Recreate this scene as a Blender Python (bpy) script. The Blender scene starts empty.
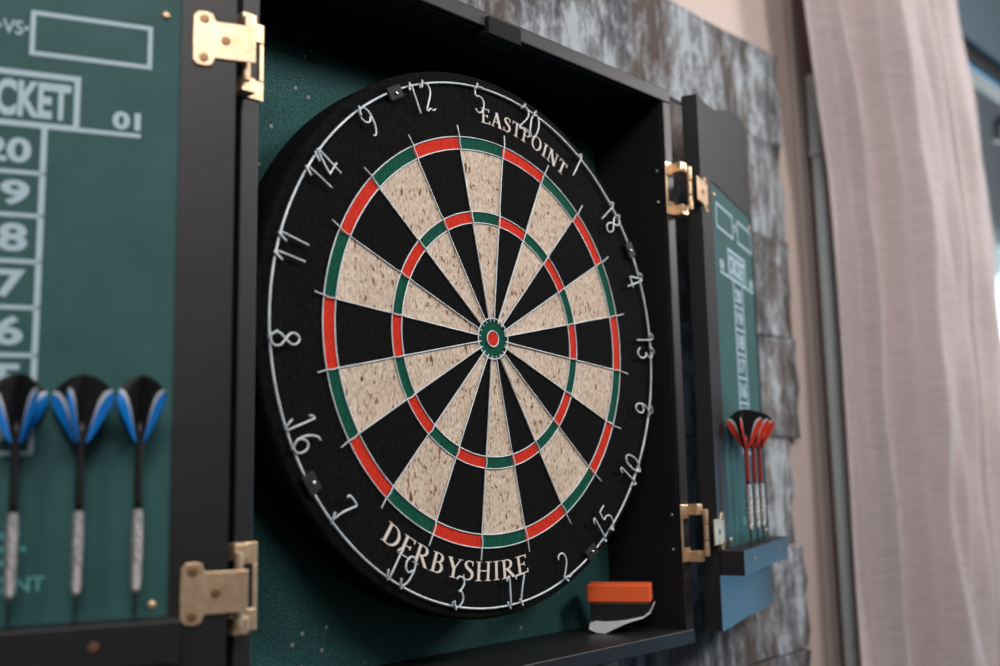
import bpy, bmesh, math, random
from mathutils import Vector, Matrix
random.seed(7)
S = bpy.context.scene
COL = S.collection
PI = math.pi
R = math.radians

# ------------------------------------------------------------------ helpers
def new_mat(name, color=(.5,.5,.5), rough=.5, metal=0, spec=.5, build=None):
    m = bpy.data.materials.new(name); m.use_nodes = True
    nt = m.node_tree; b = nt.nodes['Principled BSDF']
    b.inputs['Base Color'].default_value = (*color, 1)
    b.inputs['Roughness'].default_value = rough
    b.inputs['Metallic'].default_value = metal
    b.inputs['Specular IOR Level'].default_value = spec
    if build: build(nt, b)
    return m

def N(nt, t, **kw):
    n = nt.nodes.new(t)
    for k, v in kw.items():
        if k in n.inputs: n.inputs[k].default_value = v
        else: setattr(n, k, v)
    return n

def ramp(nt, src, stops):
    r = nt.nodes.new('ShaderNodeValToRGB')
    e = r.color_ramp.elements
    while len(e) < len(stops): e.new(.5)
    for el, (p, c) in zip(e, stops):
        el.position = p; el.color = (*c, 1) if len(c) == 3 else c
    nt.links.new(src, r.inputs[0]); return r

def coords(nt, scale=(1,1,1), kind='Object', rot=(0,0,0)):
    t = nt.nodes.new('ShaderNodeTexCoord'); mp = nt.nodes.new('ShaderNodeMapping')
    mp.inputs['Scale'].default_value = scale; mp.inputs['Rotation'].default_value = rot
    nt.links.new(t.outputs[kind], mp.inputs[0]); return mp.outputs[0]

def noise(nt, vec, scale, detail=4, rough=.6, dist=0):
    n = N(nt, 'ShaderNodeTexNoise', Scale=scale, Detail=detail, Roughness=rough, Distortion=dist)
    nt.links.new(vec, n.inputs['Vector']); return n.outputs['Fac']

def bump(nt, b, h, strength=.2, dist=.001):
    n = N(nt, 'ShaderNodeBump', Strength=strength, Distance=dist)
    nt.links.new(h, n.inputs['Height']); nt.links.new(n.outputs[0], b.inputs['Normal'])

def mixc(nt, fac, a, c, blend='MIX'):
    m = nt.nodes.new('ShaderNodeMix'); m.data_type = 'RGBA'; m.blend_type = blend
    for sock, v in ((m.inputs[0], fac), (m.inputs[6], a), (m.inputs[7], c)):
        if hasattr(v, 'links') or hasattr(v, 'is_linked'): nt.links.new(v, sock)
        elif isinstance(v, (int, float)): sock.default_value = v
        else: sock.default_value = (*v, 1)
    return m.outputs[2]

def mesh_obj(name, bm, mats, parent=None, smooth=False, bevel=0, seg=2):
    me = bpy.data.meshes.new(name)
    bmesh.ops.recalc_face_normals(bm, faces=bm.faces)
    bm.to_mesh(me); bm.free()
    if not isinstance(mats, (list, tuple)): mats = [mats]
    for m in mats: me.materials.append(m)
    if smooth:
        for f in me.polygons: f.use_smooth = True
    o = bpy.data.objects.new(name, me); COL.objects.link(o)
    if parent: o.parent = parent
    if bevel:
        md = o.modifiers.new('bevel', 'BEVEL'); md.width = bevel; md.segments = seg; md.limit_method = 'ANGLE'; md.angle_limit = R(40)
    if smooth:
        try:
            md = o.modifiers.new('wn', 'WEIGHTED_NORMAL'); md.keep_sharp = True
        except Exception: pass
    return o

def empty(name, loc=(0,0,0), rot=(0,0,0), parent=None):
    o = bpy.data.objects.new(name, None); COL.objects.link(o)
    o.location = loc; o.rotation_euler = rot; o.empty_display_size = .02
    if parent: o.parent = parent
    return o

def tag(o, label, cat=None, group=None, kind=None):
    if label: o['label'] = label
    if cat: o['category'] = cat
    if group: o['group'] = group
    if kind: o['kind'] = kind
    return o

def box(bm, a, b, mi=0, M=None):
    x0,y0,z0 = a; x1,y1,z1 = b
    vs = [bm.verts.new(M @ Vector(v) if M else v) for v in
          ((x0,y0,z0),(x1,y0,z0),(x1,y1,z0),(x0,y1,z0),(x0,y0,z1),(x1,y0,z1),(x1,y1,z1),(x0,y1,z1))]
    for f in ((0,3,2,1),(4,5,6,7),(0,1,5,4),(1,2,6,5),(2,3,7,6),(3,0,4,7)):
        fc = bm.faces.new([vs[i] for i in f]); fc.material_index = mi

def prism(bm, pts, y0, y1, mi=0, M=None):
    """outline in x,z extruded along y"""
    n = len(pts)
    a = [bm.verts.new(M @ Vector((x,y0,z)) if M else (x,y0,z)) for x,z in pts]
    b = [bm.verts.new(M @ Vector((x,y1,z)) if M else (x,y1,z)) for x,z in pts]
    fs = [bm.faces.new(a), bm.faces.new(b[::-1])]
    for i in range(n):
        fs.append(bm.faces.new((a[i], b[i], b[(i+1)%n], a[(i+1)%n])))
    for f in fs: f.material_index = mi

def lathe(bm, prof, c=(0,0,0), n=24, axis='z', mi=0):
    rings = []
    for r, h in prof:
        ring = []
        for k in range(n):
            a = 2*PI*k/n
            if axis == 'z': p = (c[0]+r*math.cos(a), c[1]+r*math.sin(a), c[2]+h)
            else: p = (c[0]+r*math.cos(a), c[1]+h, c[2]+r*math.sin(a))
            ring.append(bm.verts.new(p))
        rings.append(ring)
    for i in range(len(rings)-1):
        for k in range(n):
            f = bm.faces.new((rings[i][k], rings[i][(k+1)%n], rings[i+1][(k+1)%n], rings[i+1][k])); f.material_index = mi
    f = bm.faces.new(rings[0]); f.material_index = mi
    f = bm.faces.new(rings[-1]); f.material_index = mi

def catmull(pts, sub=6):
    P = [Vector(p) for p in pts]
    if len(P) < 3: return P
    out = []
    for i in range(len(P)-1):
        p0 = P[i-1] if i else P[0]*2-P[1]
        p1, p2 = P[i], P[i+1]
        p3 = P[i+2] if i+2 < len(P) else P[-1]*2-P[-2]
        for s in range(sub):
            t = s/sub
            out.append(.5*((2*p1)+(p2-p0)*t+(2*p0-5*p1+4*p2-p3)*t*t+(3*p1-p0-3*p2+p3)*t**3))
    out.append(P[-1]); return out

def tube(bm, pts, r, n=8, mi=0, closed=False, flat=1):
    pts = [Vector(p) for p in pts]
    rings = []
    up = Vector((0,1,0))
    m = len(pts)
    for i, p in enumerate(pts):
        if closed: d = pts[(i+1)%m]-pts[i-1]
        else: d = pts[min(i+1,m-1)]-pts[max(i-1,0)]
        d.normalize()
        s = d.cross(up)
        if s.length < .05: s = d.cross(Vector((1,0,0)))
        s.normalize(); u = s.cross(d).normalized()
        rr = r[i] if isinstance(r, (list,tuple)) else r
        rings.append([bm.verts.new(p+rr*(math.cos(2*PI*k/n)*s+flat*math.sin(2*PI*k/n)*u)) for k in range(n)])
    rng = range(m) if closed else range(m-1)
    for i in rng:
        a, b = rings[i], rings[(i+1)%m]
        for k in range(n):
            f = bm.faces.new((a[k],a[(k+1)%n],b[(k+1)%n],b[k])); f.material_index = mi
    if not closed:
        bm.faces.new(rings[0]).material_index = mi; bm.faces.new(rings[-1][::-1]).material_index = mi

def sphere(bm, c, r, sc=(1,1,1), mi=0, seg=12):
    M = Matrix.Translation(c) @ Matrix.Diagonal((r*sc[0], r*sc[1], r*sc[2], 1))
    g = bmesh.ops.create_uvsphere(bm, u_segments=seg, v_segments=seg//2+2, radius=1, matrix=M)
    for v in g['verts']:
        for f in v.link_faces: f.material_index = mi

def text_bm(txt, size, bold=0.0, ext=.0003, bev=0):
    cu = bpy.data.curves.new('t', 'FONT'); cu.body = txt; cu.size = size; cu.offset = bold; cu.extrude = ext
    cu.align_x = 'CENTER'; cu.resolution_u = 6
    o = bpy.data.objects.new('t', cu); COL.objects.link(o)
    dg = bpy.context.evaluated_depsgraph_get(); dg.update()
    me = bpy.data.meshes.new_from_object(o.evaluated_get(dg))
    bm = bmesh.new(); bm.from_mesh(me)
    bpy.data.objects.remove(o); bpy.data.meshes.remove(me); bpy.data.curves.remove(cu)
    return bm

def text_into(bm, txt, x0, x1, z0, z1, y, bold=0.0, mi=0):
    """block of lettering stretched to fill x0..x1, z0..z1 on a vertical face at depth y"""
    t = text_bm(txt, .03, bold)
    xs = [v.co.x for v in t.verts]; ys = [v.co.y for v in t.verts]
    sx = (x1-x0)/(max(xs)-min(xs)); sy = (z1-z0)/(max(ys)-min(ys))
    mp = {}
    for v in t.verts:
        mp[v.index] = bm.verts.new((x0+(v.co.x-min(xs))*sx, y-v.co.z, z0+(v.co.y-min(ys))*sy))
    for f in t.faces:
        try: bm.faces.new([mp[v.index] for v in f.verts]).material_index = mi
        except ValueError: pass
    t.free()

# ------------------------------------------------------------------ materials
def b_black(nt, b):
    v = coords(nt); h = noise(nt, v, 260, 3)
    h2 = noise(nt, v, 14, 5)
    r = ramp(nt, h2, [(.35,(.009,.0085,.0095)),(.7,(.016,.015,.017))])
    nt.links.new(r.outputs[0], b.inputs['Base Color']); bump(nt, b, h, .12, .0006)
M_black = new_mat('black satin paint', (.015,.015,.016), .48, spec=.5, build=b_black)
M_inner = new_mat('matt black paint', (.010,.010,.0105), .75, spec=.25, build=lambda nt,b: bump(nt,b,noise(nt,coords(nt),300,3),.1,.0006))

def b_green(nt, b):
    v = coords(nt); h = noise(nt, v, 620, 4, .75)
    r = ramp(nt, h, [(.32,(.008,.046,.046)),(.56,(.036,.128,.122)),(.76,(.14,.30,.28))])
    dots = N(nt, 'ShaderNodeTexVoronoi', Scale=42); dots.voronoi_dimensions = '2D'; nt.links.new(coords(nt, rot=(PI/2,0,0)), dots.inputs['Vector'])
    dr = ramp(nt, dots.outputs['Distance'], [(.05,(1,1,1)),(.085,(0,0,0))])
    sel = ramp(nt, noise(nt, v, 13, 1), [(.52,(0,0,0)),(.55,(1,1,1))])
    m = mixc(nt, 1.0, dr.outputs[0], sel.outputs[0], 'MULTIPLY')
    c = mixc(nt, m, r.outputs[0], (.35,.36,.33))
    nt.links.new(c, b.inputs['Base Color']); bump(nt, b, h, .3, .0006)
M_back = new_mat('dark green flecked backing', (.03,.1,.09), .8, spec=.25, build=b_green)
def b_board(nt, b):
    v = coords(nt); h = noise(nt, v, 500, 4, .6)
    r = ramp(nt, noise(nt, v, 22, 4), [(.35,(.022,.092,.090)),(.75,(.032,.120,.116))])
    nt.links.new(r.outputs[0], b.inputs['Base Color']); bump(nt, b, h, .2, .0005)
M_chalk = new_mat('green scoreboard paint', (.03,.12,.11), .6, spec=.35, build=b_board)
M_print = new_mat('pale blue scoreboard print', (.46,.62,.69), .6)
M_print2 = new_mat('teal maker print', (.12,.42,.42), .6)

def b_brass(nt, b):
    v = coords(nt); r = ramp(nt, noise(nt, v, 120, 4), [(.3,(.66,.44,.26)),(.7,(.90,.68,.46))])
    nt.links.new(r.outputs[0], b.inputs['Base Color']); bump(nt, b, noise(nt, v, 400, 3), .15, .0004)
M_brass = new_mat('worn brass', (.8,.55,.3), .42, metal=.75, build=b_brass)
M_screw = new_mat('dark brass screw', (.30,.17,.09), .45, metal=.7)
M_steel = new_mat('bright steel', (.8,.8,.8), .3, metal=.9)

def b_wire(nt, b):
    r = ramp(nt, noise(nt, coords(nt), 60, 3), [(.3,(.52,.58,.62)),(.7,(.84,.90,.93))])
    nt.links.new(r.outputs[0], b.inputs['Base Color'])
M_wire = new_mat('galvanised wire', (.7,.75,.78), .45, metal=.25, build=b_wire)

def sisal(c1, c2, c3, fleck):
    def f(nt, b):
        v = coords(nt); v2 = coords(nt, (1,1,.45))
        h = noise(nt, v2, 520, 5, .65)
        base = ramp(nt, h, [(.32,c1),(.5,c2),(.72,c3)])
        col = base.outputs[0]
        if fleck:
            s1 = ramp(nt, noise(nt, v2, 300, 2, .5, .6), [(.615,(0,0,0)),(.655,(1,1,1))])
            col = mixc(nt, s1.outputs[0], col, fleck)
            s2 = ramp(nt, noise(nt, coords(nt,(1.1,1,.5),rot=(0,.4,0)), 170, 2, .5), [(.66,(0,0,0)),(.70,(1,1,1))])
            col = mixc(nt, s2.outputs[0], col, (.16,.075,.03))
            s3 = ramp(nt, noise(nt, v, 36, 3), [(.35,(.86,.82,.80)),(.65,(1.0,1.0,1.0))])
            col = mixc(nt, 1.0, col, s3.outputs[0], 'MULTIPLY')
        nt.links.new(col, b.inputs['Base Color']); bump(nt, b, h, .35, .0006)
    return f
M_cream = new_mat('natural sisal', (.7,.58,.44), .85, spec=.2, build=sisal((.44,.31,.20),(.71,.585,.465),(.92,.82,.71),(.30,.16,.075)))
M_sblack = new_mat('black dyed sisal', (.02,.02,.02), .9, spec=.1, build=sisal((.0025,.0025,.0028),(.0045,.0044,.0046),(.012,.0115,.0115),None))
M_sred = new_mat('red dyed sisal', (.6,.05,.02), .85, spec=.1, build=sisal((.50,.022,.012),(.66,.036,.018),(.74,.060,.03),None))
M_sgreen = new_mat('green dyed sisal', (.01,.12,.07), .85, spec=.1, build=sisal((.004,.055,.036),(.006,.083,.052),(.015,.12,.078),None))
M_letter = new_mat('cream printed ink', (.80,.72,.65), .7)
M_clip = new_mat('dark plastic clip', (.016,.016,.018), .6, spec=.3)

M_fblack = new_mat('black flight film', (.009,.009,.010), .45, spec=.35)
M_fwhite = new_mat('white flight film', (.65,.70,.74), .4)
M_fblue = new_mat('blue flight film', (.004,.22,.70), .35)
M_fred = new_mat('red flight film', (.78,.045,.015), .4)
M_sred2 = new_mat('red anodised shaft', (.30,.03,.03), .35)
M_shaft = new_mat('black plastic shaft', (.01,.01,.01), .4)
def b_knurl(nt, b):
    w = N(nt, 'ShaderNodeTexWave', Scale=320); w.bands_direction = 'Z'; nt.links.new(coords(nt), w.inputs[0])
    bump(nt, b, w.outputs['Fac'], .6, .0006)
    r = ramp(nt, noise(nt, coords(nt), 350, 2), [(.35,(.28,.26,.26)),(.65,(.72,.70,.70))]); nt.links.new(r.outputs[0], b.inputs['Base Color'])
M_barrel = new_mat('knurled steel', (.6,.6,.6), .38, metal=.6, build=b_knurl)

def b_plank(nt, b):
    info = nt.nodes.new('ShaderNodeObjectInfo')
    tc = nt.nodes.new('ShaderNodeTexCoord')
    off = N(nt, 'ShaderNodeVectorMath', operation='ADD')
    sc = N(nt, 'ShaderNodeVectorMath', operation='SCALE'); sc.inputs[0].default_value = (7,3,11)
    nt.links.new(info.outputs['Random'], sc.inputs['Scale'])
    nt.links.new(tc.outputs['Object'], off.inputs[0]); nt.links.new(sc.outputs[0], off.inputs[1])
    def mp(s, rot=(0,0,0)):
        m = nt.nodes.new('ShaderNodeMapping'); m.inputs['Scale'].default_value = s; m.inputs['Rotation'].default_value = rot
        nt.links.new(off.outputs[0], m.inputs[0]); return m.outputs[0]
    streak = noise(nt, mp((1,1,.22)), 46, 6, .72, .5)
    cloud = noise(nt, mp((1,1,.7)), 9, 5, .65, .6)
    grain = noise(nt, mp((1,1,.35)), 230, 5, .75)
    under = ramp(nt, noise(nt, mp((1,1,.4)), 16, 5, .6), [(.3,(.030,.031,.037)),(.48,(.075,.073,.080)),(.58,(.105,.080,.068)),(.8,(.06,.042,.038))])
    a = N(nt, 'ShaderNodeMath', operation='MULTIPLY_ADD'); a.inputs[1].default_value = .75
    nt.links.new(streak, a.inputs[0]); 
    a2 = N(nt, 'ShaderNodeMath', operation='MULTIPLY'); a2.inputs[1].default_value = .75; nt.links.new(cloud, a2.inputs[0])
    nt.links.new(a2.outputs[0], a.inputs[2])
    g = N(nt, 'ShaderNodeMath', operation='MULTIPLY_ADD'); g.inputs[1].default_value = .34
    nt.links.new(grain, g.inputs[0]); nt.links.new(a.outputs[0], g.inputs[2])
    fac = ramp(nt, g.outputs[0], [(.84,(.0,.0,.0)),(.92,(.28,.28,.28)),(.99,(.62,.62,.62)),(1.10,(1,1,1))])
    c = mixc(nt, fac.outputs[0], under.outputs[0], (.44,.48,.52))
    nt.links.new(c, b.inputs['Base Color']); bump(nt, b, g.outputs[0], .5, .003)
M_plank = new_mat('whitewashed rough timber', (.4,.4,.4), .8, spec=.3, build=b_plank)
M_wall = new_mat('pinkish plaster paint', (.70,.57,.52), .8, build=lambda nt,b: bump(nt,b,noise(nt,coords(nt),40,4),.08,.002))
M_trim = new_mat('taupe strip colour', (.44,.38,.35), .5)
M_pipe = new_mat('grey painted pipe', (.58,.64,.66), .35)
def b_linen(nt, b):
    v = coords(nt)
    wz = noise(nt, coords(nt,(6,6,90)), 5, 4, .6); wx = noise(nt, coords(nt,(110,110,3)), 5, 3, .6)
    mx = N(nt,'ShaderNodeMath',operation='MULTIPLY_ADD'); mx.inputs[1].default_value=.45; nt.links.new(wz,mx.inputs[2]); nt.links.new(wx,mx.inputs[0])
    r = ramp(nt, mx.outputs[0], [(.75/2+.25,(.47,.395,.395)),(.95,(.58,.50,.495))])
    r.color_ramp.elements[0].position=.52; r.color_ramp.elements[1].position=.86
    nt.links.new(r.outputs[0], b.inputs['Base Color']); bump(nt, b, mx.outputs[0], .25, .001)
M_linen = new_mat('pinkish grey linen', (.52,.45,.45), .9, spec=.15, build=b_linen)
M_wframe = new_mat('black window frame', (.012,.012,.014), .35)
M_wblue = new_mat('painted sky reflection blue', (.01,.14,.26), .4)  # sky reflection on the head seal, put into its base colour
M_pelmet = new_mat('teal grey painted board', (.06,.10,.125), .5)
M_awn = new_mat('grey outdoor board', (.42,.50,.55), .7)
M_glass = new_mat('window glass', (.9,.95,.97), .05)
def glassify(m):
    nt = m.node_tree; b = nt.nodes['Principled BSDF']
    b.inputs['Transmission Weight'].default_value = 1; b.inputs['IOR'].default_value = 1.02; b.inputs['Alpha'].default_value = .25
glassify(M_glass)
M_orange = new_mat('orange felt', (1.0,.14,.03), .85, build=lambda nt,b: bump(nt,b,noise(nt,coords(nt),900,3),.4,.0005))
M_rubber = new_mat('black plastic', (.012,.012,.012), .4)
M_foil = new_mat('crumpled pale foil', (.80,.82,.85), .4, metal=.2)

# ------------------------------------------------------------------ setting: walls, boards behind, window
WY = .102                                   # face of the plaster wall
def struct(name, bm, m, label, parent=None, **k):
    o = mesh_obj(name, bm, m, parent, **k); tag(o, label, None, None, None if parent else 'structure')
    return o
bm = bmesh.new()
WX0, WX1, WZ0, WZ1 = 1.18, 2.3, -.75, .735   # window opening
box(bm, (-2.2,WY,-1.2), (WX0,WY+.05,1.4)); box(bm, (WX0,WY,WZ1), (2.9,WY+.05,1.4)); box(bm, (WX0,WY,-1.2), (2.9,WY+.05,WZ0)); box(bm, (WX1,WY,WZ0), (2.9,WY+.05,WZ1))
w = struct('wall_back', bm, M_wall, 'pinkish plastered wall behind the whitewashed boards and curtain'); w['category'] = 'wall'
bm = bmesh.new(); box(bm, (.726,WY-.010,-.95), (.748,WY,1.3))  # narrow upright strip, darker than the plaster wall
t1 = struct('trim_1', bm, M_trim, 'taupe vertical strip between the timber boards and the grey pipe', bevel=.003); t1['category'] = 'trim'

win = empty('window_1', (WX0, WY, WZ0)); tag(win, 'window with black frame partly seen right of the curtain', 'window', None, 'structure')
ox, oy, oz = win.location
def wb(name, parts, mat, lab=None, **k):
    bm = bmesh.new()
    for a, b in parts: box(bm, (a[0]-ox,a[1]-oy,a[2]-oz), (b[0]-ox,b[1]-oy,b[2]-oz))
    o = mesh_obj(name, bm, mat, win, **k)
    if lab: o['label'] = lab
    return o
wb('window_frame', [((WX0,.10,WZ1-.03),(WX1,.15,WZ1)), ((WX0,.11,WZ0),(WX1,.15,WZ0+.04)), ((WX0,.11,WZ0+.04),(WX0+.04,.15,WZ1-.03)), ((WX1-.04,.11,WZ0+.04),(WX1,.15,WZ1-.03))], M_wframe)
wb('seal', [((WX0+.04,.106,WZ1-.038),(WX1-.04,.110,WZ1-.030))], M_wblue, 'thin strip under the black head frame, coloured blue as a sky reflection')
wb('pane', [((WX0+.04,.128,WZ0+.04),(WX1-.04,.132,WZ1-.04))], M_glass)
bmh = bmesh.new()
tube(bmh, catmull([(1.70-ox,.108-oy,.55-oz),(1.70-ox,.100-oy,.60-oz),(1.655-ox,.100-oy,.615-oz),(1.62-ox,.1-oy,.60-oz),(1.615-ox,.1-oy,.56-oz)],5), .012, 10)
mesh_obj('latch', bmh, M_wframe, win, smooth=True)
bm = bmesh.new(); box(bm, (1.12,WY-.014,WZ1+.001), (2.6,WY,1.35))
t2 = struct('trim_2', bm, M_pelmet, 'dark teal grey board above the window, right of the curtain', bevel=.003); t2['category'] = 'trim'
bm = bmesh.new(); box(bm, (1.2,.62,.66), (4.6,.68,1.9)); box(bm, (1.2,.66,.80), (4.6,1.5,.84))
aw = mesh_obj('awning', bm, M_awn); tag(aw, 'grey awning outside the window, above the bright sky', 'awning')

# whitewashed boards behind the cabinet
pb = empty('timber_backboard', (0,WY,-.9)); tag(pb, 'rough whitewashed grey timber boards on the wall behind the dartboard cabinet', 'backboard')
zs = [.470,.336,.199,.062,-.073,-.212,-.348,-.485,-.62]
xe = [.668,.660,.668,.672,.640,.664,.662,.640]
def plank_mesh(x0, x1, z0, z1, seed):
    rnd = random.Random(seed); bm = bmesh.new()
    n = 60; top = []; bot = []
    ph = rnd.random()*9
    for i in range(n+1):
        x = x0+(x1-x0)*i/n
        top.append((x, z1-.0015-.0022*abs(math.sin(x*17+ph))*math.sin(x*5+ph)))
        bot.append((x, z0+.0015+.0035*math.sin(x*13+ph*2)*math.sin(x*31+ph)))
    pts = bot + top[::-1]
    # front grid with thickness
    fr = [[bm.verts.new((bot[i][0]+ (0 if i<n else .004*math.sin(j*2.1+ph)), -.012+.0016*math.sin(i*.9+j+ph)*math.sin(j*1.3), bot[i][1]+(top[i][1]-bot[i][1])*j/6)) for j in range(7)] for i in range(n+1)]
    bk = [[bm.verts.new((fr[i][j].co.x, -.0002, fr[i][j].co.z)) for j in (0,6)] for i in range(n+1)]
    for i in range(n):
        for j in range(6): bm.faces.new((fr[i][j],fr[i+1][j],fr[i+1][j+1],fr[i][j+1]))
        bm.faces.new((bk[i][0],bk[i][1],bk[i+1][1],bk[i+1][0]))
        bm.faces.new((fr[i][6],fr[i+1][6],bk[i+1][1],bk[i][1])); bm.faces.new((fr[i+1][0],fr[i][0],bk[i][0],bk[i+1][0]))
    bm.faces.new([fr[0][j] for j in range(7)]+[bk[0][1],bk[0][0]])
    bm.faces.new([fr[n][j] for j in range(6,-1,-1)]+[bk[n][0],bk[n][1]])
    return bm
for i in range(len(zs)-1):
    o = mesh_obj('plank', plank_mesh(-1.6, xe[i], zs[i+1]+.9, zs[i]+.9, i), M_plank, pb, smooth=False, bevel=.0012)

# vertical pipe with a coupling sleeve
pp = empty('wall_pipe', (.754,.0765,-.9)); tag(pp, 'vertical grey painted pipe on the wall left of the curtain', 'pipe')
bm = bmesh.new(); lathe(bm, [(.0112,0),(.0112,1.26)], n=24); mesh_obj('pipe', bm, M_pipe, pp, smooth=True)
bm = bmesh.new(); lathe(bm, [(.0122,1.235),(.0148,1.238),(.0148,1.246),(.0135,1.248),(.0135,1.350),(.0143,1.352),(.0143,1.358),(.0122,1.360)], n=24); mesh_obj('coupling', bm, M_pipe, pp, smooth=True)
bm = bmesh.new(); box(bm, (-.010,.010,.30), (.010,.0150,.315)); mesh_obj('bracket', bm, M_pipe, pp)

# curtain
def curtain():
    bm = bmesh.new()
    NU, NZ = 260, 60
    # u, fold depth
    prof = [(0,.010),(.03,.008),(.055,-.004),(.075,-.018),(.092,-.006),(.12,.016),(.17,.026),(.215,.026),(.235,.012),(.255,-.016),(.30,-.034),(.36,-.036),(.40,-.022),(.425,.010),(.44,.024),(.47,.020),(.52,-.008),(.58,-.018),(.625,-.010),(.655,.006),(.675,.012),(.70,-.006),(.76,-.016),(.84,-.010),(.92,.004),(1,.014)]
    def pf(u):
        for (a,ya),(b,yb) in zip(prof, prof[1:]):
            if a <= u <= b:
                t = (u-a)/(b-a); t = t*t*(3-2*t); return ya+(yb-ya)*t
        return prof[-1][1]
    rows = []
    for j in range(NZ+1):
        z = -.62+1.72*j/NZ
        # edges of the cloth as it flares downward
        k = (z+.35)/1.0
        xl = .700 + .010*math.sin(z*6+1) - .030*min(1,max(0,(z-.30)/.25)) + .012*max(0,-z)/.3
        xr = 1.345 - .075*min(1,max(0,(z-.40)/.34)) + .02*max(0,-z)
        row = []
        for i in range(NU+1):
            u = i/NU
            uu = min(1,max(0, u+.012*math.sin(z*4.1+u*5)+.008*math.sin(z*9+2)*(1-u)))
            amp = 1-.25*max(0,z-.1)
            # extra soft crease wandering down the second valley and big fold
            cr = .012*math.exp(-((u-(.35-.05*(z-.1)+.05*math.sin(z*9)))/.03)**2)*min(1,max(0,(.10-z)*4))
            cr -= .010*math.exp(-((u-(.17-.20*(z-.40)))/.03)**2)*min(1,max(0,(z-.15)*4))
            x = xl+(xr-xl)*u
            pv = pf(uu)
            y = .030+(pv*1.7 if pv < 0 else pv)*amp+cr+.003*math.sin(z*22+u*30)*math.sin(u*14)
            row.append((x,y,z))
        rows.append(row)
    fr = [[bm.verts.new(p) for p in row] for row in rows]
    bk = [[bm.verts.new((p[0],p[1]+.002,p[2])) for p in row] for row in rows]
    for j in range(NZ):
        for i in range(NU):
            bm.faces.new((fr[j][i],fr[j][i+1],fr[j+1][i+1],fr[j+1][i]))
            bm.faces.new((bk[j][i+1],bk[j][i],bk[j+1][i],bk[j+1][i+1]))
        for i in (0,NU): bm.faces.new((fr[j][i],fr[j+1][i],bk[j+1][i],bk[j][i]))
    for j in (0,NZ):
        for i in range(NU): bm.faces.new((fr[j][i],bk[j][i],bk[j][i+1],fr[j][i+1]))
    return bm
cu = mesh_obj('curtain', curtain(), M_linen, smooth=True)
tag(cu, 'pinkish grey linen curtain hanging in folds right of the timber boards', 'curtain')

# ------------------------------------------------------------------ cabinet
YF, YB, YW = -.015, .076, .0885
XI, XO = .2355, .2490
ZT, ZB, TT = .263, -.263, .014
cab = empty('dartboard_cabinet', (0, YW, ZB-TT)); tag(cab, 'open black wooden dartboard cabinet with green backing and two scoreboard doors', 'cabinet')
def cpart(name, bm, mats, par=cab, **k):
    o = mesh_obj(name, bm, mats, par, **k)
    if par is cab: o.location = -Vector(cab.location)
    return o
for sx in (-1,1):
    bm = bmesh.new(); box(bm, (min(sx*XI,sx*XO),YF,ZB), (max(sx*XI,sx*XO),YW,ZT)); cpart('side_panel', bm, M_black, bevel=.0012)
bm = bmesh.new(); box(bm, (-XO,YF,ZT), (XO,YW,ZT+TT)); cpart('top_panel', bm, M_black, bevel=.0012)
bm = bmesh.new(); box(bm, (-XO,YF,ZB-TT), (XO,YW,ZB)); cpart('bottom_panel', bm, M_black, bevel=.0012)
bm = bmesh.new(); box(bm, (-XI,YB,ZB), (XI,YW-.001,ZT)); o = cpart('back_panel', bm, M_back); o['label'] = 'dark green flecked back panel'
# matt black linings on the inner side faces
for sx in (-1,1):
    bm = bmesh.new(); box(bm, (min(sx*XI,sx*(XI-.0015)),YF+.004,ZB+.0005), (max(sx*XI,sx*(XI-.0015)),YB-.0005,ZT-.0005)); cpart('side_lining', bm, M_inner)
bm = bmesh.new(); box(bm, (-XI+.002,YF+.004,ZT-.0015), (XI-.002,YB-.0005,ZT)); cpart('top_lining', bm, M_inner)
bm = bmesh.new(); box(bm, (-.018,YF-.004,.2565), (.022,YF+.018,.2725)); cpart('magnet_catch', bm, M_inner, bevel=.001)

bm = bmesh.new(); box(bm, (-XI,YB-.014,.239), (XI,YB-.0003,ZT-.002)); cpart('top_black_strip', bm, M_inner)  # plain black strip that ends the green backing in a crisp top edge
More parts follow.
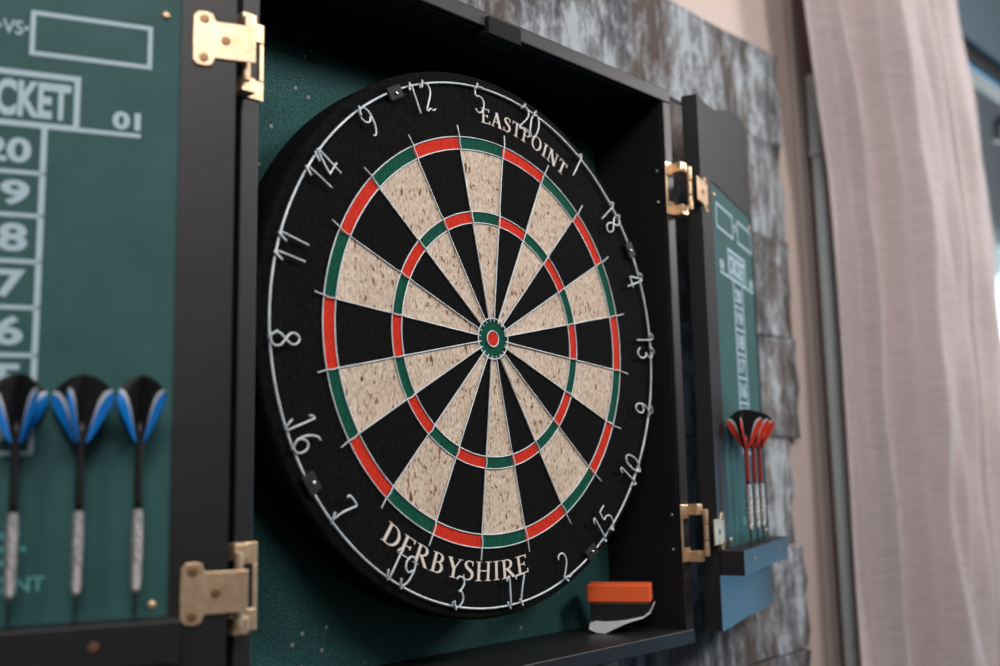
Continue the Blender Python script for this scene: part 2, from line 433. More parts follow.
# doors ------------------------------------------------ local frame: x away from hinge, -y = inner (visible) face, z up
def make_door(side, Hpt, phi, s0, s1, p0, p1, hold0, hold1, holes, first):
    """side -1 left, +1 right; geometry mirrored in x for the left door"""
    d = empty('cabinet_door', parent=cab)
    rz = phi if side > 0 else -phi
    d.location = Vector((Hpt[0],Hpt[1],0))-Vector(cab.location); d.rotation_euler = (0,0,rz)
    g = side
    def X(x): return g*x
    T = .0165
    def bx(bm, x0, x1, y0, y1, z0, z1, mi=0):
        a, b = sorted((X(x0), X(x1))); box(bm, (a,y0,z0), (b,y1,z1), mi)
    zb, pz0, pz1 = -.268, -.192, .1945
    W = s1-s0
    f = lambda x: s0+(x/.238)*W
    top = [(0,.2765),(.012,.277),(.0265,.2775),(.045,.2785),(.0722,.283),(.09,.287),(.1061,.2926),(.128,.300),(.1493,.3058),(.175,.311),(.2012,.3145),(.215,.3142),(.2249,.3127),(.238,.3090)]
    bot = [(.238,-.2665),(.20,-.2695),(.16,-.2695),(.12,-.2675),(.06,-.2675),(0,-.268)]
    # stiles and rails
    bm = bmesh.new()
    def pr_(pts): 
        q = [(X(x),z) for x,z in pts]
        if g < 0: q = q[::-1]
        prism(bm, q, 0, T)
    topz = lambda x: next(za+(zb_-za)*(x-xa)/(xb-xa) for (xa,za),(xb,zb_) in zip([(f(a),b) for a,b in top],[(f(a),b) for a,b in top][1:]) if xa-1e-9 <= x <= xb+1e-9)
    pts = [(f(a),b) for a,b in top]
    mid = [(x,z) for x,z in pts if p0 < x < p1]
    pr_([(s0,zb),(p0,zb),(p0,topz(p0))]+[(x,z) for x,z in pts if x < p0][::-1])
    pr_([(p1,zb),(s1,zb),(s1,pts[-1][1])]+[(x,z) for x,z in pts[::-1] if p1 < x < s1]+[(p1,topz(p1))])
    pr_([(p0,pz1),(p1,pz1),(p1,topz(p1))]+mid[::-1]+[(p0,topz(p0))])
    pr_([(p0,pz0)]+[(p0,zb)]+[(f(x),z) for x,z in bot[::-1] if p0 < f(x) < p1]+[(p1,zb+.001),(p1,pz0)])
    mesh_obj('door_frame', bm, M_black, d)
    bm = bmesh.new(); bx(bm, p0, p1, .0012, T-.003, pz0, pz1)
    cp = mesh_obj('chalkboard_panel', bm, M_chalk, d); cp['label'] = 'green scoreboard panel'
    # printed scoring grid
    c = (p0+p1)/2 if first else p0+.1045
    k = 1.0 if first else 1.08
    c = p0+.097*k
    yp = .0012
    bm = bmesh.new()
    L = .0022*k
    def bar(x0, x1, z0, z1): # x relative to centre, in drawing direction left->right as read
        a, b = sorted((X(c)+x0*k, X(c)+x1*k)); box(bm, (a,yp-.0003,z0), (b,yp+.0002,z1))
    def frame(x0, x1, z0, z1, t=.0028):
        bar(x0,x1,z1-t,z1); bar(x0,x1,z0,z0+t); bar(x0,x0+t,z0+t,z1-t); bar(x1-t,x1,z0+t,z1-t)
    dz = 0 if first else .004
    for sg in (-1,1):
        a, b = sorted((sg*.0095, sg*.0795)); frame(a, b, .1437+dz, .1722+dz)
    def txt(s, x0, x1, z0, z1, bold=0): text_into(bm, s, X(c)+x0*k, X(c)+x1*k, z0, z1, yp, bold)
    txt('VS', -.0055, .0055, .1555+dz, .1645+dz, .0003)
    bar(-.0085,-.0062,.159+dz,.1612+dz); bar(.0062,.0085,.159+dz,.1612+dz)
    frame(-.0388,.0388,.0985,.1335,.0035)
    txt('CRICKET', -.0335, .0335, .1045, .1275, .0012)
    bar(.0388,.0740,.0985,.1012); bar(-.0740,-.0388,.0985,.1012)
    txt('01', .0575, .0738, .1030, .1145, .0014); txt('01', -.0738, -.0575, .1030, .1145, .0014)
    zr = [.0965,.0705,.0445,.0168,-.0105,-.0385,-.0660,-.0947]
    for z in zr[1:]: bar(-.0214,.0214,z-.0013,z+.0013)
    bar(-.0214,-.0180,zr[-1]-.0013,.0985); bar(.0180,.0214,zr[-1]-.0013,.0985)
    for i, s in enumerate(['20','19','18','17','16','15','B']):
        hw = .0130 if len(s) == 2 else .006
        txt(s, -hw, hw, zr[i+1]+.0058, zr[i]-.0050, .0010)
    gr = mesh_obj('score_grid', bm, M_print, cp)
    bm = bmesh.new()
    txt('EASTPOINT', -.0300, .0300, -.1725, -.1640, .0006)
    for z, hw in ((-.141,.017),(-.1485,.0195),(-.156,.012)):
        x = -hw
        while x < hw:
            wdt = random.uniform(.0010,.0022); bar(x, x+wdt, z-.0016, z+.0016); x += wdt+.0009
    mesh_obj('printed_mark', bm, M_print2, cp)
    # brass pins
    for (x, z) in ((p0+.010,.181),(p0+.009,-.184),(p1-.009,.181),(p1-.009,-.184)):
        bm = bmesh.new(); sphere(bm, (X(x),.0006,z), .0026, (1,.5,1)); mesh_obj('pin', bm, M_brass, cp, smooth=True)
    # dart holder block with holes drawn as dark sockets
    bm = bmesh.new(); D = .024
    bx(bm, hold0, hold1, -D, -.0002, -.2147, -.1905)
    h = mesh_obj('dart_holder', bm, M_black, d, bevel=.0008)
    for x in holes:
        bm = bmesh.new(); lathe(bm, [(.0034,0),(.0034,.0006),(.0022,.0006)], (X(x),-.014 if first else -.0190,-.1906), 14); mesh_obj('socket', bm, M_inner, h)
    for x in (hold0+.045, hold1-.045):
        bm = bmesh.new(); lathe(bm, [(.0028,0),(.0022,-.0008)], (X(x),-D,-.2020), 14, axis='y'); mesh_obj('screw', bm, M_screw, h)
    return d

phL, phR = R(23), R(18.5)
HL, HR = (-.27,-.03), (.275,-.03)
HSL = [.0460,.0775,.1110,.143,.174,.205]
HSR = [.057,.089,.118,.150,.182]
dl = make_door(-1, HL, phL, -.0068, .2385, .027, .229, .0225, .222, HSL, True)
dr = make_door(1, HR, phR, 0, .238, .0434, .2335, .001, .222, HSR, False)
dl['label'] = 'left door swung open, scoreboard facing out'; dr['label'] = 'right door swung open, scoreboard facing out'

# hinges
def hinge(side, zc, Hpt, phi, flip):
    h = empty('hinge', parent=cab); h.location = Vector((side*.2545,-.030,zc))-Vector(cab.location)
    g = side
    # cabinet leaf on the front edge: a bracket of two lobes joined by a thin strip
    bm = bmesh.new()
    y0, y1 = YF-.0016+.030, YF-.0002+.030
    xi = -g*.0215          # inner edge, relative to knuckle
    xo = -g*.0075
    def b2(xa, xb, za, zb_, ya=y0, yb=y1):
        a, b = sorted((xa,xb)); box(bm, (a,ya,za), (b,yb,zb_))
    b2(xi, xo, .0135, .0275); b2(xi, xo, -.0275, -.0135); b2(xi, xi+g*.0035, -.0135, .0135)
    b2(xo-g*.002, 0+g*.001, .0170, .0275, .0035, y1-.0); b2(xo-g*.002, 0+g*.001, -.0275, -.0170, .0035, y1)
    mesh_obj('cabinet_leaf', bm, M_brass, h, bevel=.0009)
    # knuckle
    for (za, zb_) in ((-.0225,-.0080),(-.0074,.0074),(.0080,.0225)):
        bm = bmesh.new(); lathe(bm, [(.0020,za),(.0027,za+.0006),(.0027,zb_-.0006),(.0020,zb_)], n=14); mesh_obj('knuckle', bm, M_brass, h, smooth=True)
    # door leaf on the inner face of the door
    rz = phi if g > 0 else -phi
    Mloc = Matrix.Translation(Vector((Hpt[0]-side*.2545, Hpt[1]+.030, 0))) @ Matrix.Rotation(rz, 4, 'Z')
    bm = bmesh.new()
    sh = [(-.019,-.0125),(.0065,-.0125),(.0085,-.0175),(.0125,-.0185),(.0175,-.0180),(.0203,-.0150),(.0205,0),(.0203,.0150),(.0175,.0180),(.0125,.0185),(.0085,.0175),(.0065,.0125),(-.019,.0125)]
    if g > 0: sh = [(-.0195,-.0205),(-.0145,-.0205),(-.0145,-.0125)] + [(-.0135,-.0125)] + sh[1:-1] + [(-.0135,.0125),(-.0145,.0125),(-.0145,.0205),(-.0195,.0205)]
    if g > 0: sh = [(-.0185,-.0125)]+sh[4:-4]+[(-.0185,.0125)]
    q = [(g*x,z) for x,z in sh]
    if g < 0: q = q[::-1]
    prism(bm, q, -.0016, -.0003, M=Mloc)
    mesh_obj('door_leaf', bm, M_brass, h, bevel=.0005)
    for (x,z) in ((.0135,-.0130),(.0135,.0130),(0.0,0.0)):
        bm = bmesh.new(); lathe(bm, [(.0026,-.0016),(.0030,-.0019),(.0026,-.0024),(.0008,-.0021)], (g*x,0,z), 14, axis='y')
        bmesh.ops.transform(bm, matrix=Mloc, verts=bm.verts)
        mesh_obj('screw', bm, M_screw, h, smooth=True)
    return h
hinge(-1, .1685, HL, phL, 0).__setitem__('label','brass hinge, upper left')
hinge(-1, -.1790, HL, phL, 0).__setitem__('label','brass hinge, lower left')
hinge(1, .1710, HR, phR, 0).__setitem__('label','brass hinge, upper right')
hinge(1, -.1725, HR, phR, 0).__setitem__('label','brass hinge, lower right')
for z in (.190,.158,-.155,-.188):
    bm = bmesh.new(); sphere(bm, (XI-.0015,YF+.010,z), .0016, (.7,1,1)); cpart('screw_tip', bm, M_steel, smooth=True)

# ------------------------------------------------------------------ dartboard
BROT = R(-3.1232)
db = empty('dartboard', (-.0012,.0012,-.0006), (0, BROT, 0))
tag(db, 'round bristle dartboard with wire spider and number ring inside the black cabinet', 'dartboard')
def P(r, deg, y=0): a = R(deg); return (r*math.sin(a), y, r*math.cos(a))
bm = bmesh.new()
lathe(bm, [(.2200,.0400),(.2255,.0380),(.2262,.030),(.2262,.004),(.2250,.0012),(.2235,.0004),(.1706,.0004)], n=160, axis='y')
mesh_obj('rim', bm, M_sblack, db, smooth=False)
def annulus(name, r0, r1, pick, mats, y=0.0002, th=.003, label=None):
    bm = bmesh.new()
    for k in range(20):
        mi = pick(k)
        for s in range(6):
            a0 = -9+18*k+3*s; a1 = a0+3
            if r0 > 0:
                v = [bm.verts.new(P(r,a,yy)) for yy in (y,y+th) for r,a in ((r0,a0),(r1,a0),(r1,a1),(r0,a1))]
                for f in ((0,1,2,3),(4,7,6,5),(1,5,6,2),(0,3,7,4)): bm.faces.new([v[i] for i in f]).material_index = mi
    bmesh.ops.remove_doubles(bm, verts=bm.verts, dist=1e-6)
    o = mesh_obj(name, bm, mats, db)
    if label: o['label'] = label
    return o
even = lambda k: 0 if k % 2 == 0 else 1
annulus('inner_single_beds', .0159, .0978, even, [M_cream, M_sblack], label='cream and black wedges inside the triple ring')
annulus('triple_ring', .0978, .1074, even, [M_sgreen, M_sred], label='narrow green and red ring')
annulus('outer_single_beds', .1074, .1600, even, [M_cream, M_sblack], label='cream and black wedges outside the triple ring')
annulus('double_ring', .1600, .1706, even, [M_sgreen, M_sred], label='outermost green and red ring')
bm = bmesh.new(); lathe(bm, [(.0159,.003),(.0159,.0001)], n=48, axis='y'); o = mesh_obj('outer_bull', bm, M_sgreen, db); o['label'] = 'green outer bull'
bm = bmesh.new(); lathe(bm, [(.0060,.003),(.0060,-.0006)], n=32, axis='y'); o = mesh_obj('bullseye', bm, M_sred, db); o['label'] = 'red bullseye'
# spider
sp = empty('spider', parent=db); sp['label'] = 'galvanised wire spider'
for r in (.0978,.1074,.1600,.1706):
    bm = bmesh.new(); tube(bm, [P(r, 360*k/160, -.0004) for k in range(160)], .00056, 6, closed=True); mesh_obj('ring_wire', bm, M_wire, sp, smooth=True)
bm = bmesh.new(); tube(bm, [P(.0172, 360*k/60, -.0012) for k in range(60)], .0006, 6, closed=True); mesh_obj('ring_wire', bm, M_wire, sp, smooth=True)
bm = bmesh.new(); tube(bm, [P(.0066, 360*k/40, -.0008) for k in range(40)], .0006, 6, closed=True); mesh_obj('ring_wire', bm, M_wire, sp, smooth=True)
for k in range(20):
    a = 9+18*k; jog = random.uniform(-.5,.5)
    pts = [P(.0145,a,-.0014),P(.030,a,-.0009),P(.095,a,-.0006),P(.098,a+.2,-.0012),P(.103,a-.2,-.0016),P(.108,a+.15,-.0012),P(.112,a,-.0006),P(.158,a,-.0006),P(.161,a+.12,-.0012),P(.166,a-.12,-.0018),P(.171,a+.1,-.0020),P(.180,a+jog,-.0024)]
    bm = bmesh.new(); tube(bm, pts, .00056, 6); mesh_obj('spoke_wire', bm, M_wire, sp, smooth=True)

# number ring
nr = empty('number_ring', (.0008,0,-.0010), parent=db); nr['label'] = 'removable wire ring of numbers'
clips = [333.6, 64.3, 240.9, 150.6]
RR, RY = .2165, -.0020
bm = bmesh.new()
cl = sorted(clips)
for i in range(4):
    a0 = cl[i]+1.2; a1 = (cl[(i+1)%4]-1.2) % 360
    if a1 < a0: a1 += 360
    n = 48
    tube(bm, [P(RR, a0+(a1-a0)*k/n, RY) for k in range(n+1)], .00092, 8)
mesh_obj('ring_wire', bm, M_wire, nr, smooth=True)
for a in clips:
    c = Vector(P(.2150, a, -.0020)); M = Matrix.Translation(c) @ Matrix.Rotation(R(a), 4, 'Y')
    bm = bmesh.new(); box(bm, (-.0078,-.0022,-.0055), (.0078,.0022,.0055), M=M); o = mesh_obj('clip', bm, M_clip, nr, bevel=.0012); o['label'] = 'small black plastic clip'
    bm = bmesh.new(); sphere(bm, (0,0,0), .0015, (1,.6,1)); s_ = mesh_obj('nail', bm, M_steel, o, smooth=True); s_.location = Vector(P(.2140, a, -.0049))
DG = {  # wire digits, box width about .5, height 1 ; (x, z) polylines
 '0': [[(.02,.98),(-.17,.82),(-.22,.5),(-.17,.16),(0,.0),(.17,.16),(.22,.5),(.17,.84),(.02,.98)]],
 '1': [[(-.14,.86),(-.08,.98),(0,1.02),(.02,.90),(.02,0)]],
 '2': [[(-.22,.84),(-.14,.98),(.04,1.0),(.18,.86),(.16,.62),(-.02,.34),(-.18,.12),(-.16,.03),(-.02,.10),(.10,.02),(.24,.06)]],
 '3': [[(-.20,.88),(-.08,1.0),(.12,.95),(.18,.78),(.06,.58),(-.02,.53),(.12,.50),(.22,.30),(.14,.08),(-.04,.0),(-.22,.14)]],
 '4': [[(.12,0),(.12,1.02),(.02,.92),(-.22,.34),(-.16,.30),(.26,.32)]],
 '5': [[(.22,1.0),(-.12,.98),(-.16,.92),(-.18,.62),(.02,.62),(.18,.48),(.20,.24),(.06,.04),(-.12,.02),(-.22,.14)]],
 '6': [[(.16,.96),(0,.90),(-.16,.62),(-.20,.28),(-.08,.04),(.10,.02),(.20,.18),(.18,.40),(.04,.50),(-.12,.42),(-.18,.30)]],
 '7': [[(-.22,.86),(-.20,.98),(.20,.98),(.16,.82),(.0,.46),(-.08,.02)]],
 '8': [[(0,.5),(-.16,.68),(-.15,.90),(0,1.0),(.15,.90),(.16,.68),(0,.5),(-.18,.30),(-.16,.08),(0,0),(.16,.08),(.18,.30),(0,.5)]],
 '9': [[(.16,.62),(.02,.50),(-.14,.56),(-.20,.76),(-.12,.96),(.06,1.0),(.18,.86),(.20,.60),(.14,.26),(0,.04),(-.14,.06)]],
}
order = [20,1,18,4,13,6,10,15,2,17,3,19,7,16,8,11,14,9,12,5]
meas = [17.0,36.5,54.0,72.4,90.4,107.6,124.6,142.5,160.4,177.8,195.5,212.7,231.9,250.0,268.7,287.1,305.9,323.4,341.0,359.6]
inward = {10,15,2,17,3,19,7,16,8}
H = .0232
for num, a in zip(order, meas):
    e = empty('number', parent=nr); e.rotation_euler = (0, R(a)-.0115*math.cos(R(a)), 0)
    s = str(num); inn = num in inward
    tilt = random.uniform(-4,4)
    for i, ch in enumerate(s):
        offx = (i-(len(s)-1)/2)*.0135
        bm = bmesh.new()
        for pl in DG[ch]:
            pts = []
            for x, z in pl:
                lx = x*H+offx; 
                if inn: X_, Z_ = -lx, RR+.0005-z*H        # tops point to the centre
                else: X_, Z_ = lx, RR-H+z*H
                # follow the ring curvature a little
                rr = Z_; ang = X_/.205
                pts.append((rr*math.sin(ang), RY-.0012-.0014*(1-abs(z-.5)), rr*math.cos(ang)))
            sm = catmull(pts, 5)
            # hook back behind the ring
            tube(bm, sm, .00078, 7)
            base = pts[0] if not inn else pts[-1]
        # small weld hook at the ring
        zz = RR
        hx = (-offx if inn else offx)
        ang = hx/.205; q = -1 if inn else 1
        tube(bm, catmull([((zz+.001)*math.sin(ang), RY-.0016, (zz+.001)*math.cos(ang)), ((zz+.0022)*math.sin(ang-.006*q), RY-.0026, (zz+.0022)*math.cos(ang-.006*q)), ((zz+.001)*math.sin(ang-.018*q), RY-.0040, (zz-.001)*math.cos(ang-.018*q)), ((zz-.004)*math.sin(ang-.026*q), RY-.0044, (zz-.004)*math.cos(ang-.026*q))],4), .0008, 7)
        mesh_obj('wire_digit', bm, M_wire, e, smooth=True)

# serif lettering -------------------------------------------------
TK, TN, SF = .118, .048, .032       # stem, hairline, serif thickness (letter height 1)
def stroke(bm, pts, w, xf):
    """flat ribbon through pts with widths w (list or value)"""
    P2 = [Vector((p[0],p[1],0)) for p in pts]; n = len(P2); L = []; Rr = []
    for i in range(n):
        d = (P2[min(i+1,n-1)]-P2[max(i-1,0)]).normalized(); s = Vector((-d.y,d.x,0))
        ww = (w[i] if isinstance(w,(list,tuple)) else w)/2
        L.append(P2[i]+s*ww); Rr.append(P2[i]-s*ww)
    outs = []
    for layer in (0,1):
        outs.append([[bm.verts.new(xf(v.x,v.y,layer)) for v in L],[bm.verts.new(xf(v.x,v.y,layer)) for v in Rr]])
    (l0,r0),(l1,r1) = outs
    for i in range(n-1):
        bm.faces.new((l1[i],l1[i+1],r1[i+1],r1[i])); bm.faces.new((l0[i],r0[i],r0[i+1],l0[i+1]))
        bm.faces.new((l0[i],l0[i+1],l1[i+1],l1[i])); bm.faces.new((r0[i],r1[i],r1[i+1],r0[i+1]))
    bm.faces.new((l0[0],l1[0],r1[0],r0[0])); bm.faces.new((l0[-1],r0[-1],r1[-1],l1[-1]))
def stem(x, z0=0, z1=1, sf=True, w=TK):
    o = [([(x,z0),(x,z1)], w)]
    if sf:
        if z0 == 0: o.append(([(x-.15,SF/2),(x+.15,SF/2)], SF))
        if z1 == 1: o.append(([(x-.15,1-SF/2),(x+.15,1-SF/2)], SF))
    return o
def arc(cx, cz, rx, rz, a0, a1, n=14, thick=TK, thin=TN, bias='h'):
    pts = []; ws = []
    for i in range(n+1):
        a = R(a0+(a1-a0)*i/n); pts.append((cx+rx*math.cos(a), cz+rz*math.sin(a))); ws.append(thin+(thick-thin)*abs(math.cos(a))**1.3)
    return (pts, ws)
def glyph(c):
    if c == 'E': return .56, stem(.13)+[([(.13,1-SF),(.50,1-SF)],.05),([(.50,.80),(.50,1)],.05),([(.13,.52),(.40,.52)],.05),([(.40,.42),(.40,.62)],.045),([(.13,SF),(.54,SF)],.05),([(.54,0),(.55,.22)],.05)]
    if c == 'A': return .72, [([(.10,.02),(.35,1)],.055),([(.33,1),(.60,.02)],.15),([(.19,.34),(.50,.34)],.05),([(.0,SF/2),(.22,SF/2)],SF),([(.46,SF/2),(.74,SF/2)],SF)]
    if c == 'S': return .50, [( [(.43,.84),(.40,.93),(.30,.985),(.18,.96),(.10,.86),(.10,.75),(.17,.63),(.30,.53),(.41,.42),(.45,.28),(.41,.12),(.30,.03),(.17,.02),(.08,.09),(.05,.2)], [.03,.05,.055,.07,.10,.12,.14,.15,.14,.12,.10,.07,.055,.05,.03]),([(.44,.74),(.43,.99)],.035),([(.05,.0),(.05,.27)],.035)]
    if c == 'T': return .62, stem(.31,0,1,False)+[([(.16,SF/2),(.46,SF/2)],SF),([(.03,.97),(.59,.97)],.055),([(.03,.78),(.035,1)],.04),([(.59,.78),(.585,1)],.04)]
    if c == 'P': return .58, stem(.14)+[([(.14,.975),(.30,.975)],.05),arc(.30,.73,.20,.245,90,-90),([(.14,.485),(.30,.485)],.05)]
    if c == 'O': return .74, [arc(.37,.5,.29,.475,0,360,36)]
    if c == 'I': return .32, stem(.16)
    if c == 'N': return .74, stem(.13,0,1,True,.055)+[([(.11,1),(.61,.0)],.15)]+stem(.61,.0,1,False,.055)+[([(.48,1-SF/2),(.74,1-SF/2)],SF)]
    if c == 'D': return .72, stem(.14)+[([(.14,.975),(.30,.975)],.05),arc(.30,.5,.34,.475,90,-90,18),([(.14,.025),(.30,.025)],.05)]
    if c == 'R': return .68, stem(.14)+[([(.14,.975),(.29,.975)],.05),arc(.29,.74,.20,.235,90,-90),([(.14,.505),(.29,.505)],.05),([(.28,.50),(.60,.02)],.13),([(.52,SF/2),(.70,SF/2)],SF)]
    if c == 'B': return .62, stem(.14)+[([(.14,.975),(.28,.975)],.05),arc(.28,.755,.18,.22,90,-90),([(.14,.53),(.30,.53)],.05),arc(.29,.28,.22,.255,90,-90),([(.14,.025),(.29,.025)],.05)]
    if c == 'Y': return .68, [([(.09,1),(.34,.46)],.14),([(.60,1),(.35,.46)],.05),([(.345,0),(.345,.50)],TK),([(.19,SF/2),(.50,SF/2)],SF),([(.0,1-SF/2),(.22,1-SF/2)],SF),([(.48,1-SF/2),(.70,1-SF/2)],SF)]
    if c == 'H': return .76, stem(.15)+stem(.61)+[([(.15,.52),(.61,.52)],.05)]
def lettering(txt, h, rbase, c_deg, span, inward):
    ws = [glyph(c)[0] for c in txt]; gap = .10
    tot = sum(ws)+gap*(len(ws)-1)
    sc = R(span)*(rbase+(0 if inward else h/2)-(h/2 if inward else 0))/(tot)   # metres per unit x
    for_r = rbase+(h/2 if not inward else -h/2)
    x = -tot/2
    root = empty('lettering', parent=db); root['label'] = 'cream capital lettering on the black rim'
    for c, w in zip(txt, ws):
        xc = x+w/2; x += w+gap
        th = xc*sc/for_r
        if inward: ang = R(c_deg)-th
        else: ang = R(c_deg)+th
        bm = bmesh.new()
        for k, (pts, wd) in enumerate(glyph(c)[1]):
            def xf(px, pz, layer, k=k):
                lx = (px-w/2)*sc; lz = pz*h
                if inward: u, v = -lx, rbase-lz
                else: u, v = lx, rbase+lz
                y = (.0003 if layer == 0 else -.00005-.00001*k)
                return (v*math.sin(ang)+u*math.cos(ang), y, v*math.cos(ang)-u*math.sin(ang))
            stroke(bm, pts, wd, xf)
        mesh_obj('letter', bm, M_letter, root)
lettering('EASTPOINT', .0132, .1862, 17.6, 33.6, False)
lettering('DERBYSHIRE', .0150, .1962, 196.2, 48.2, True)

# ------------------------------------------------------------------ darts
def wing(bm, ang, mi_map, H0=0.0):
    """one vane of a flight; r outward, h up"""
    c, s = math.cos(ang), math.sin(ang)
    out = [(.0001,0),(.0042,.0005),(.0100,.010),(.0170,.0215),(.0186,.0262),(.0178,.0300),(.0130,.0350),(.0070,.0388),(.0001,.0404)]
    # coloured leaf: outer band from the bottom to the shoulder with a pale inner border
    leaf_o = [(.0032,.0008),(.0062,.0040),(.0100,.0100),(.0138,.0160),(.0170,.0215),(.0186,.0262),(.0180,.0292)]
    leaf_i = [(.0028,.0012),(.0050,.0085),(.0072,.0145),(.0094,.0200),(.0118,.0245),(.0146,.0278),(.0176,.0298)]
    leaf_w = [(.0028,.0013),(.0049,.0086),(.0067,.0150),(.0084,.0210),(.0103,.0262),(.0132,.0300),(.0172,.0312)]
    def V(r,h,t): return bm.verts.new((r*c-t*s, r*s+t*c, H0+h))
    for sgn in (-1,1):
        t = .00012*sgn
        f = bm.faces.new([V(r,h,t) for r,h in out]); f.material_index = mi_map[0]
        for A, B, mi, tt in ((leaf_o, leaf_i, mi_map[1], .00024*sgn), (leaf_i, leaf_w, mi_map[2], .00030*sgn)):
            for i in range(len(A)-1):
                bm.faces.new((V(*A[i],tt),V(*A[i+1],tt),V(*B[i+1],tt),V(*B[i],tt))).material_index = mi
def make_dart(col, shaftmat, label, group):
    d = empty('dart', (0,0,0)); tag(d, label, 'dart', group)
    bm = bmesh.new(); lathe(bm, [(.0002,-.0002),(.0008,.002),(.0010,.0160)], n=10); mesh_obj('point', bm, M_shaft, d, smooth=True)
    bm = bmesh.new(); lathe(bm, [(.0014,.0145),(.0026,.0175),(.0033,.0215),(.0034,.030),(.0034,.050),(.0033,.0570),(.0028,.0610),(.0020,.0620)], n=18); mesh_obj('barrel', bm, M_barrel, d, smooth=True)
    bm = bmesh.new(); lathe(bm, [(.0022,.0620),(.0024,.066),(.0025,.070),(.0023,.096),(.0023,.100),(.0023,.106),(.0015,.112)], n=12); mesh_obj('shaft', bm, shaftmat, d, smooth=True)
    bm = bmesh.new()
    for k in range(4): wing(bm, PI/4+k*PI/2, (0,1,2), .099)
    bmesh.ops.recalc_face_normals(bm, faces=bm.faces)
    fl = mesh_obj('flight', bm, [M_fblack, col, M_fwhite], d)
    fl['label'] = 'four-vaned flight with coloured leaf shapes'
    return d
def copy_tree(o, parent=None):
    c = o.copy(); COL.objects.link(c); c.parent = parent
    for ch in list(o.children): copy_tree(ch, c)
    return c
def door_pt(side, Hpt, phi, s, o, z):
    d = Vector((side*math.cos(phi), math.sin(phi), 0)); n = Vector((side*math.sin(phi), -math.cos(phi), 0))
    return Vector((Hpt[0],Hpt[1],0))+d*s+n*o+Vector((0,0,z))
blue = make_dart(M_fblue, M_shaft, 'dart with black and blue flight, nearest the hinge side of the left door', 'blue darts in the left door holder')
red = make_dart(M_fred, M_sred2, 'dart with black and red flight and red shaft, leftmost in the right door holder', 'red darts in the right door holder')
labsL = ['dart with black and blue flight, rightmost in the left door holder beside the black stile',
         'dart with black and blue flight, middle one of three in the left door holder',
         'dart with black and blue flight at the left edge, its flight overlapping the score column']
labsR = ['red shafted dart with black and red flight, leftmost in the right door holder',
         'red shafted dart with black and red flight, middle of the three on the right door',
         'red shafted dart with black and red flight, rightmost beside the timber boards']
for i, (s, rt) in enumerate(zip(HSL[:3], (0,.34,-.15))):
    o = blue if i == 0 else copy_tree(blue)
    o.location = door_pt(-1, HL, phL, s, .014, -.1897); o.rotation_euler = (0,0,-phL+rt); o['label'] = labsL[i]
for i, (s, rt) in enumerate(zip(HSR[:3], (.74,.80,.70))):
    o = red if i == 0 else copy_tree(red)
    o.location = door_pt(1, HR, phR, s, .0190, -.1897); o.rotation_euler = (0,0,phR+rt); o['label'] = labsR[i]

# ------------------------------------------------------------------ eraser on the cabinet floor
er = empty('board_eraser', (.1920,.0285,ZB), (0,0,math.atan2(-.047,.030)))
tag(er, 'black chalk eraser with bright orange felt pad lying on the cabinet floor', 'eraser')
bm = bmesh.new()
box(bm, (-.0305,-.0145,.0285), (.0295,.0145,.0448)); mesh_obj('felt_pad', bm, M_orange, er, bevel=.0015)['label'] = 'orange felt pad'
bm = bmesh.new()
prism(bm, [(-.026,.0125),(-.020,.0110),(-.004,.0120),(.014,.0145),(.022,.0165),(.0275,.0215),(.0275,.0285),(-.0275,.0285),(-.0275,.016)], -.0132, .0132); mesh_obj('body', bm, M_rubber, er, bevel=.0012)['label'] = 'black eraser body'
# pale crumpled strip: a curved sheet with real thickness, curling up at one end
bm = bmesh.new()
prof_t = [(-.028,.0100),(-.022,.0118),(-.014,.0112),(-.004,.0118),(.006,.0128),(.014,.0142),(.022,.0160),(.028,.0205),(.031,.0265)]
prof_b = [(-.029,.0040),(-.022,.0010),(-.014,.0003),(-.004,.0050),(.006,.0095),(.014,.0122),(.022,.0145),(.029,.0190),(.032,.0262)]
NN = 6
gt = [[bm.verts.new((x, -.0150+.0290*j/NN, z-.0012*(j%2)*(1 if i < 5 else 0))) for j in range(NN+1)] for i,(x,z) in enumerate(prof_t)]
gb = [[bm.verts.new((x, -.0155+.0300*j/NN, z+(0 if j%2==0 else .0010))) for j in range(NN+1)] for x,z in prof_b]
for G, fl in ((gt,False),(gb,True)):
    for i in range(len(G)-1):
        for j in range(NN):
            q = (G[i][j],G[i+1][j],G[i+1][j+1],G[i][j+1]); bm.faces.new(q[::-1] if fl else q)
for i in range(len(gt)-1):
    bm.faces.new((gt[i][0],gb[i][0],gb[i+1][0],gt[i+1][0])); bm.faces.new((gt[i][NN],gt[i+1][NN],gb[i+1][NN],gb[i][NN]))
for j in range(NN):
    bm.faces.new((gt[0][j],gt[0][j+1],gb[0][j+1],gb[0][j])); bm.faces.new((gt[-1][j],gb[-1][j],gb[-1][j+1],gt[-1][j+1]))
mesh_obj('pale_strip', bm, M_foil, er)['label'] = 'pale crumpled strip under the black body'

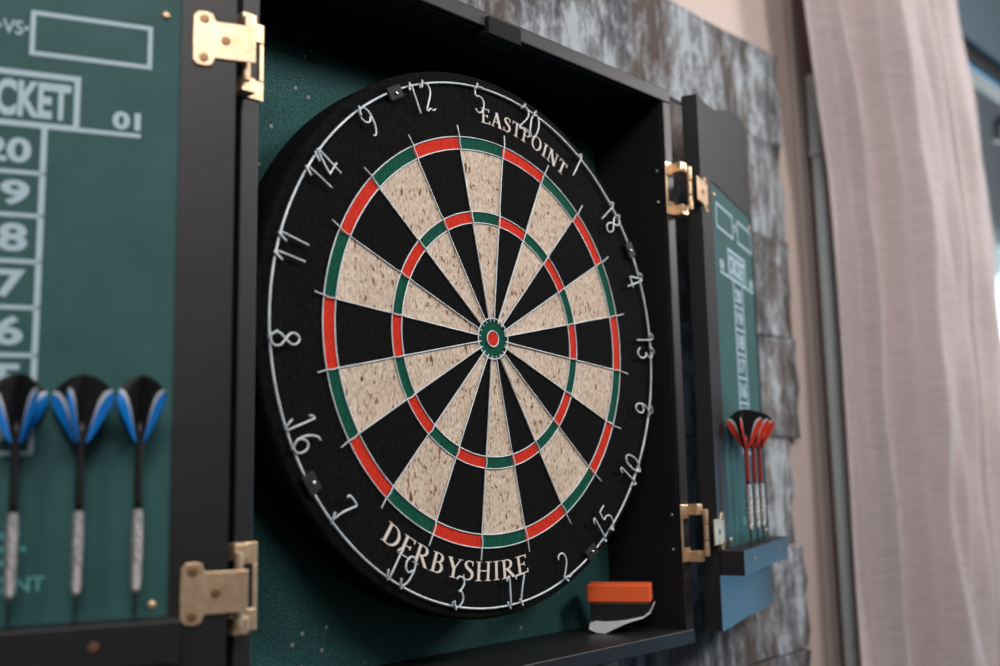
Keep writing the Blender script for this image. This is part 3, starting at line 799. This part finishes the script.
# ------------------------------------------------------------------ camera
cam = bpy.data.cameras.new('Camera'); co = bpy.data.objects.new('Camera', cam); COL.objects.link(co)
co.location = (-0.58716826, -0.58910067, -0.11195523); co.rotation_euler = (R(97.95849807), R(1.16187068), R(-45.08628282))
cam.sensor_width = 36; cam.lens = 36*1006.54345/1000
cam.clip_start = .01
cam.dof.use_dof = True; cam.dof.focus_distance = .83; cam.dof.aperture_fstop = 3.3
S.camera = co

# ------------------------------------------------------------------ light
def area(name, loc, target, size, size_y, power, color):
    l = bpy.data.lights.new(name, 'AREA'); l.shape = 'RECTANGLE'; l.size = size; l.size_y = size_y; l.energy = power; l.color = color
    o = bpy.data.objects.new(name, l); COL.objects.link(o); o.location = loc
    o.rotation_euler = (Vector(target)-Vector(loc)).to_track_quat('-Z','Y').to_euler()
    return o
area('room_lamp', (.48,-1.40,.95), (0,0,.0), .35, .35, 9, (1,.96,.93))
area('added_side_light', (1.75,-.95,.75), (.3,0,.05), .35, .35, 14, (1,.97,.95))  # unseen light added to strengthen the shading of the curtain folds
area('ceiling_lamp', (-1.0,-1.35,1.15), (-.3,0,.25), .8, .5, 17, (1,.94,.92))
area('window_daylight', (2.2,-.29,-.62), (.4,0,-.2), .35, .6, 6, (.22,.62,1))
w = bpy.data.worlds.new('World'); S.world = w; w.use_nodes = True
nt = w.node_tree; bg = nt.nodes['Background']
tc = nt.nodes.new('ShaderNodeTexCoord'); sx = nt.nodes.new('ShaderNodeSeparateXYZ'); nt.links.new(tc.outputs['Generated'], sx.inputs[0])
rs = ramp(nt, sx.outputs['Z'], [(.13,(2.2,2.5,2.6)),(.19,(.25,1.1,1.6))])
mz = N(nt, 'ShaderNodeMath', operation='MULTIPLY_ADD'); mz.inputs[1].default_value = .5; mz.inputs[2].default_value = .5; nt.links.new(sx.outputs['Z'], mz.inputs[0])
ri = ramp(nt, mz.outputs[0], [(.42,(.012,.012,.014)),(.55,(.070,.070,.075)),(.80,(.34,.33,.34))])
fy = ramp(nt, sx.outputs['Y'], [(.02,(0,0,0)),(.10,(1,1,1))])
c = mixc(nt, fy.outputs[0], ri.outputs[0], rs.outputs[0])
nt.links.new(c, bg.inputs['Color']); bg.inputs['Strength'].default_value = 1.0
vs = S.view_settings
vs.view_transform = 'Standard'; vs.look = 'None'; vs.gamma = 1; vs.use_curve_mapping = False; vs.exposure = .14
